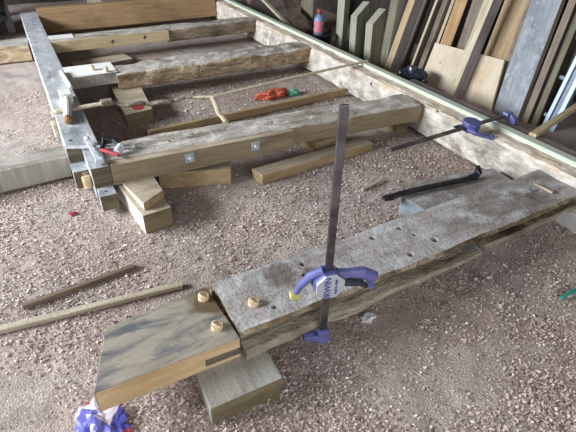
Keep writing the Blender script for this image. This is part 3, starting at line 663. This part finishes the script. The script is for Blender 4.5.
# ladder
ld = empty('aluminium_ladder', (0, 0, 0), 'aluminium ladder leaning at the right edge of the lumber', 'ladder')
dL = Vector((.215, .006, .977)).normalized(); xL = Vector((1, 0, 0)); xL = (xL-dL*xL.dot(dL)).normalized(); yL = dL.cross(xL)
def lad(n, lo, hi, m, base, par=ld):
    mm = Matrix((xL, yL, dL)).transposed().to_4x4(); mm.translation = Vector(base)
    bm = bmesh.new(); box(bm, lo, hi, 0, .003, mm); return link_bm(n, bm, M[m], par)
BL = (3.45, 1.955, -.01)
s1 = lad('stile', (.01, -.055, 0), (.03, .055, 2.4), 'alu_dark', BL)
lad('flange', (-.01, .025, 0), (.035, .055, 2.4), 'alu', BL, s1); lad('flange', (-.01, -.055, 0), (.035, -.02, 2.4), 'alu', BL, s1)
s2 = lad('stile', (.06, .30, 0), (.08, .40, 2.4), 'alu_dark', BL)
for k in range(7):
    z = .10+k*.29
    mm = Matrix((xL, yL, dL)).transposed().to_4x4(); mm.translation = Vector(BL)
    bm = bmesh.new(); tube(bm, [(.02, .03, z), (.03, .12, z), (.07, .36, z)], .016, 10); bmesh.ops.transform(bm, matrix=mm, verts=bm.verts); link_bm('rung', bm, M['alu'], ld)
# lath crossing at the right edge and diagonal stick at the top
stick('wood_lath', (2.64, 1.575, .290), (3.40, 1.76, .30), .045, .03, M['new_tan'], 'tan lath resting over the dark edge board at the right', 'lath', 51)
stick('wood_lath', (2.96, 4.87, .02), (2.58, 6.4, .76), .05, .03, M['pale_stick'], 'pale stick leaning back diagonally left of the blue bottle', 'lath', 52)
# tub and bottle
bm = bmesh.new()
prof = [(.0, 0), (.12, 0), (.15, .17), (.165, .175), (.165, .19), (.15, .19), (.14, .17), (.0, .165)]
def lathe(bm, prof, c, n=24, sx=1.0, sy=1.0):
    rings = [[bm.verts.new((c[0]+r*sx*math.cos(2*math.pi*k/n), c[1]+r*sy*math.sin(2*math.pi*k/n), c[2]+z)) for k in range(n)] for r, z in prof]
    for a, b in zip(rings, rings[1:]):
        for k in range(n): bm.faces.new((a[k], a[(k+1) % n], b[(k+1) % n], b[k]))
    bmesh.ops.remove_doubles(bm, verts=bm.verts, dist=.0005)
lathe(bm, prof, (2.97, 4.62, 0)); o = link_bm('round_tub', bm, M['tub'], smooth=True); recentre(o, (2.97, 4.62, 0)); tag(o, 'dark round tub behind the right rail, under the blue bottle', 'tub')
bt = empty('plastic_bottle', (0, 0, 0), 'blue plastic bottle with red cap and pink label on a dark tub', 'bottle')
c = (2.95, 4.60, .168)
bm = bmesh.new(); lathe(bm, [(0, 0), (.05, 0), (.056, .01), (.056, .16), (.048, .19), (.022, .215), (.018, .23), (0, .23)], c, 24, 1.0, 1.0); link_bm('body', bm, M['bottle'], bt, True)
bm = bmesh.new(); lathe(bm, [(0, .225), (.024, .225), (.024, .262), (.018, .268), (0, .268)], c, 16); link_bm('cap', bm, M['cap'], bt, True)
bm = bmesh.new()
n = 14; va = []
for k in range(n):
    an = math.radians(175+110*k/(n-1)); va.append([bm.verts.new((c[0]+.0575*math.cos(an), c[1]+.0575*math.sin(an), c[2]+z)) for z in (.03, .15)])
for a, b in zip(va, va[1:]): bm.faces.new((a[0], b[0], b[1], a[1]))
link_bm('label', bm, M['label'], bt, True)
# dim lumber at the back
lean('upright_board', (3.35, 5.55), (.03, .0, 1), .30, .05, 2.3, [M['z_olive'], M['z_brown']], 'greenish upright board behind the bottle', 'board')
lean('upright_board', (3.0, 6.6), (.02, .05, 1), .10, .06, 2.4, [M['z_olive'], M['z_brown']], 'narrow greenish upright left of the diagonal stick', 'post')
stick('wood_lath', (3.0, 5.05, .16), (3.25, 5.9, .3), .16, .03, M['dark_stick'], 'grey board end lying in the dark beside the diagonal stick', 'board', 55)
# clutter in the dark corner at top left
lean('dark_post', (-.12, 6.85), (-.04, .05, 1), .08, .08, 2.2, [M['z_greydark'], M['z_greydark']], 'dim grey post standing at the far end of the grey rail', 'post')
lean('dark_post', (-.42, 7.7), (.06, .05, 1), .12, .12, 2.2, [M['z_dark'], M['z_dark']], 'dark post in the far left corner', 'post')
crumple('dark_filler_lump', (-.58, 6.75, 0), (.45, .42, .42), M['tub'], 15, .4, 'dark crumpled tarpaulin standing in for the dim clutter of the far left corner', 'lump')  # invented lump, placed to cover lit floor and darken this corner
stick('wood_offcut', (.35, 7.6, .06), (.75, 7.9, .06), .08, .06, M['new_tan'], 'tan offcut lying beyond the far board, left', 'offcut', 61)
stick('wood_offcut', (.55, 7.25, .05), (.9, 7.4, .05), .09, .05, M['pale_stick'], 'pale stick propped beyond the far board', 'offcut', 62)
lean('upright_board', (.95, 7.6), (.02, .02, 1), .05, .18, 1.6, [M['z_pale'], M['z_pale']], 'pale upright board beyond the far brown board', 'board')
lean('upright_board', (1.45, 7.9), (.02, .02, 1), .05, .30, 1.8, [M['z_brown'], M['z_brown']], 'brown upright board in the dark beyond the far end', 'board')

# ------------------------------------------------------------------ light
w = D.worlds.new('sky'); SC.world = w; w.use_nodes = True
bg = w.node_tree.nodes['Background']; bg.inputs[0].default_value = (.86, .93, 1.0, 1); bg.inputs[1].default_value = .52
def area(name, loc, rot, sx, sy, e, col):
    l = D.lights.new(name, 'AREA'); l.shape = 'RECTANGLE'; l.size = sx; l.size_y = sy; l.energy = e; l.color = col
    o = D.objects.new(name, l); COL.objects.link(o); o.location = loc; o.rotation_euler = rot; return o
# daylight through the open left side plus an added fill light behind the camera
area('daylight_left_opening', (-4.6, 3.9, 2.5), (0, math.radians(-68), math.radians(-6)), 1.5, 3.6, 820, (.88, .94, 1.0))
area('camera_side_fill', (.2, -1.9, 1.9), (math.radians(66), 0, 0), 3.5, 2.2, 62, (.97, .97, 1.0))

# ------------------------------------------------------------------ camera
cam = D.cameras.new('camera'); co = D.objects.new('camera', cam); COL.objects.link(co)
R = Matrix(((0.876222009415637, 0.26321639205000674, -0.4036732851846906), (-0.4814718008268461, 0.5137750206906281, -0.7100845957510263), (0.02049134510414552, 0.8165490549076165, 0.5769122513045646)))
# columns of R are the camera axes in the world
m4 = R.to_4x4(); m4.translation = (0, 0, 1.5); co.matrix_world = m4
cam.sensor_width = 36.0; cam.lens = 461.6/576*36.0; cam.clip_start = .05
SC.camera = co
SC.view_settings.view_transform = 'Standard'; SC.view_settings.look = 'None'; SC.view_settings.gamma = 1.0; SC.view_settings.exposure = 0.16
